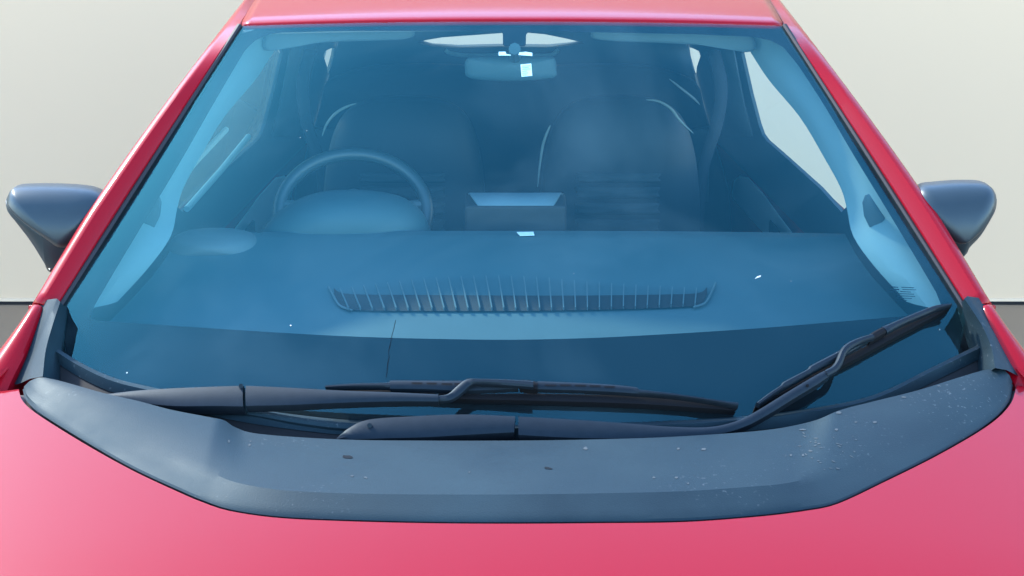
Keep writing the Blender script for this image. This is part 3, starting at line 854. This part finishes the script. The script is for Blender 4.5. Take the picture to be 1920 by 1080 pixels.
# ---- wipers
def ribbon(name, upper, lower, off, thick, m, parent, n=5, crown=0.003):
    """A strap lying over the glass: upper and lower edge in picture measurements, 'off' above the glass."""
    N = n * max(len(upper), len(lower))
    a_ = resample([(p.x, p.y, 0) for p in cr([(x, y, 0) for x, y in upper], n)], N)
    b_ = resample([(p.x, p.y, 0) for p in cr([(x, y, 0) for x, y in lower], n)], N)
    secs = []
    for k, (a, b) in enumerate(zip(a_, b_)):
        t = k / (N - 1)
        o_ = off(t) if callable(off) else off
        A, B = on_glass(a.x, a.y, o_), on_glass(b.x, b.y, o_)
        nn = (on_glass((a.x + b.x) / 2, (a.y + b.y) / 2, o_ + 0.01) - on_glass((a.x + b.x) / 2, (a.y + b.y) / 2, o_))
        u, v = uv_glass((a.x + b.x) / 2, (a.y + b.y) / 2, o_)
        nn = (G(u, v, 0.05) - G(u, v, 0.0)).normalized()
        w = B - A
        secs.append([A - nn * thick, A - nn * thick * .35, A + w * .06 + nn * crown * .2, A + w * .3 + nn * crown, A + w * .7 + nn * crown, A + w * .94 + nn * crown * .2, B - nn * thick * .35, B - nn * thick])
    return loft(name, secs, m, parent, auto=35)
def wiper_root(p, label):
    e = link("windshield_wiper", new_mesh("wiper_pivot", *pivot_geo(p), M['wiper']), car, label)
    return e
def pivot_geo(p):
    vs_, n = [], 16
    for h, r in ((-0.05, 0.016), (0.0, 0.016), (0.004, 0.012)):
        for k in range(n):
            a = 2 * math.pi * k / n; vs_.append(p + V((r * math.cos(a), r * math.sin(a), h)))
    F = grid_faces(3, n, True); F.append(tuple(range(n - 1, -1, -1))); F.append(tuple(2 * n + k for k in range(n)))
    return vs_, F

# left one, lying along the foot of the glass
wl = wiper_root(on_glass(215, 752, 0.02), "wiper lying flat along the foot of the glass, driver side")
ribbon("arm_cover", [(196, 739), (260, 731), (330, 726), (400, 723), (456, 721)], [(200, 748), (260, 757), (330, 764), (400, 764), (456, 765)], 0.040, 0.020, 'wiper', wl)
ribbon("wiper_arm", [(461, 721), (540, 725), (640, 731), (740, 735), (822, 739)], [(461, 764), (540, 762), (640, 757), (740, 754), (822, 754)], 0.042, 0.014, 'wiper', wl)
ribbon("wiper_arm_hook", [(818, 742), (840, 738), (858, 722), (876, 710), (900, 710), (950, 711), (1000, 714)], [(820, 753), (846, 751), (866, 738), (884, 722), (902, 720), (950, 723), (1000, 727)], 0.040, 0.006, 'wiper', wl)
bl = ribbon("wiper_blade", [(610, 723), (660, 719), (727, 717), (730, 713), (800, 713), (870, 713), (972, 713)], [(610, 729), (660, 727), (727, 727), (730, 730), (800, 731), (870, 734), (972, 730)], 0.026, 0.008, 'wiper', wl)
ribbon("wiper_blade", [(1008, 714), (1080, 717), (1150, 721), (1194, 726), (1197, 730), (1260, 737), (1320, 746), (1384, 755)], [(1008, 731), (1080, 733), (1150, 736), (1194, 739), (1197, 739), (1260, 744), (1320, 752), (1384, 763)], 0.026, 0.008, 'wiper', wl)
ribbon("blade_joint", [(974, 712), (990, 712), (1008, 716)], [(974, 728), (990, 730), (1008, 731)], 0.030, 0.012, 'rubber', wl)
ribbon("blade_rubber", [(615, 731), (727, 731), (850, 738), (1000, 737), (1195, 742), (1320, 754), (1382, 764)], [(620, 735), (727, 740), (850, 748), (1000, 752), (1195, 758), (1320, 766), (1378, 770)], 0.014, 0.013, 'rubber', wl, crown=0.001)
for x0, x1, y in ((772, 792, 718), (800, 819, 718.5), (828, 848, 719.5), (852, 862, 719.5), (1022, 1043, 722), (1050, 1071, 722), (1078, 1099, 722.5), (1106, 1126, 723.5), (1133, 1153, 725)):
    on_glass_quad("blade_slot", [(x0, y - 1.3), (x1, y - 1.0), (x1, y + 1.6), (x0, y + 1.3)], 'rubber', wl, 0.0305)
tube("arm_rivet", [on_glass(452, 724, 0.036), on_glass(452, 724, 0.046)], 0.004, 'wiper', wl, seg=12)

# right one, crossing to the far corner
wr = wiper_root(on_glass(655, 822, 0.018), "wiper rising towards the corner of the glass, passenger side")
ribbon("arm_cover", [(630, 823), (652, 803), (690, 785), (780, 778), (870, 775), (966, 779)], [(634, 827), (670, 826), (720, 825), (800, 823), (880, 818), (964, 813)], 0.042, 0.022, 'wiper', wr, crown=0.004)
ribbon("wiper_arm", [(972, 779), (1060, 784), (1160, 791), (1260, 799), (1330, 800), (1380, 789), (1420, 769), (1470, 738), (1520, 708), (1548, 693)], [(972, 818), (1060, 823), (1160, 825), (1260, 824), (1340, 817), (1395, 802), (1440, 779), (1490, 748), (1530, 724), (1556, 706)], lambda t: lerp(0.044, 0.034, t), 0.014, 'wiper', wr)
ribbon("wiper_arm_hook", [(1546, 694), (1560, 686), (1568, 674), (1576, 655), (1588, 643), (1610, 633), (1634, 626)], [(1552, 706), (1570, 696), (1580, 682), (1587, 664), (1596, 654), (1614, 644), (1640, 635)], 0.036, 0.006, 'wiper', wr)
ribbon("wiper_blade", [(1418, 755), (1440, 738), (1464, 722), (1468, 716), (1514, 692), (1518, 686), (1577, 655), (1624, 629)], [(1424, 761), (1445, 746), (1470, 729), (1474, 727), (1520, 701), (1526, 697), (1582, 668), (1630, 640)], 0.026, 0.008, 'wiper', wr)
ribbon("blade_joint", [(1624, 630), (1640, 620), (1652, 614)], [(1632, 641), (1648, 632), (1662, 624)], 0.027, 0.012, 'rubber', wr)
ribbon("wiper_blade", [(1652, 613), (1676, 603), (1700, 593), (1724, 583), (1752, 573), (1782, 569)], [(1664, 624), (1686, 612), (1708, 602), (1732, 592), (1758, 581), (1784, 574)], 0.026, 0.008, 'wiper', wr)
ribbon("blade_rubber", [(1416, 760), (1470, 731), (1525, 700), (1590, 666), (1650, 633), (1710, 604), (1780, 573)], [(1414, 768), (1474, 737), (1532, 710), (1598, 677), (1660, 643), (1718, 612), (1782, 578)], 0.014, 0.013, 'rubber', wr, crown=0.001)
tube("arm_rivet", [on_glass(693, 798, 0.042), on_glass(693, 798, 0.049)], 0.004, 'wiper', wr, seg=12)
tube("arm_rivet", [on_glass(1514, 723, 0.034), on_glass(1514, 723, 0.040)], 0.0025, 'rubber', wr, seg=10)

# ---- door mirrors
def door_mirror(shell, base, side, label, fold):
    Yf = lambda x, y: 3.46 + 0.05 * smooth((y - 350) / 150)
    lo_ = px_loop(base, 3.50, 4)
    o = inflate("door_mirror", lo_, 'mirror_shell', car, front=0.055, back=0.07, n=8, power=2.2, label=label)
    sh = px_loop(shell, 3.455, 4)
    c = at_y(960 + side * 838, 432, 3.455)
    inflate("mirror_cover", sh, 'mirror_shell', o, front=0.070, back=0.07, n=10, power=2.0, pole=c)
    tube("cover_seam", [p + V((0, -0.004, -0.001)) for p in sh[-28:]], 0.0016, 'seal', o, seg=6)
    return o
shellL = [(14, 377), (15, 366), (22, 355), (34, 351.5), (80, 350.5), (140, 353), (178, 360), (200, 376), (195, 405), (165, 440), (140, 455), (118, 456), (95, 441), (62, 417), (30, 393)]
baseL = [(13, 378), (16, 372), (60, 385), (140, 380), (200, 390), (190, 440), (160, 490), (130, 515), (98, 508), (90, 494), (60, 446), (28, 404), (15, 388)]
door_mirror(shellL, baseL, -1, "left door mirror, bright grey black shell", None)
shellR = [(1866, 374), (1865, 360), (1856, 349), (1840, 344.5), (1800, 344), (1760, 347), (1728, 352), (1712, 372), (1722, 400), (1752, 430), (1778, 446), (1797, 446), (1818, 434), (1842, 414), (1860, 391)]
baseR = [(1867, 374), (1862, 368), (1820, 380), (1750, 375), (1712, 385), (1724, 430), (1760, 470), (1790, 486), (1806, 474), (1812, 462), (1836, 436), (1856, 404), (1865, 386)]
door_mirror(shellR, baseR, 1, "right door mirror, dark blue black shell", None)
tube("mirror_foot_screw", [at_y(93, 501, 3.47), at_y(97, 506, 3.46)], 0.004, 'chrome', car)

# ---- hidden lower body: wheels and front, so that the car stands on the floor
def wheel(x, y):
    n = 28; prof = [(-0.09, 0.19), (-0.095, 0.27), (-0.075, 0.305), (0.075, 0.305), (0.095, 0.27), (0.09, 0.19)]
    vs_ = [(x + px_, y + r * math.sin(2 * math.pi * k / n), 0.305 + r * math.cos(2 * math.pi * k / n)) for px_, r in prof for k in range(n)]
    o = mk("wheel", vs_, grid_faces(len(prof), n, True), 'tyre', car)
    vs_ = [(x + px_, y + r * math.sin(2 * math.pi * k / n), 0.305 + r * math.cos(2 * math.pi * k / n)) for px_, r in ((-0.07, 0.19), (-0.05, 0.06), (0.05, 0.06), (0.07, 0.19)) for k in range(n)]
    mk("rim", vs_, grid_faces(4, n, True), 'rim', o)
for x in (-0.76, 0.76):
    for y in (2.35, 4.85): wheel(x, y)
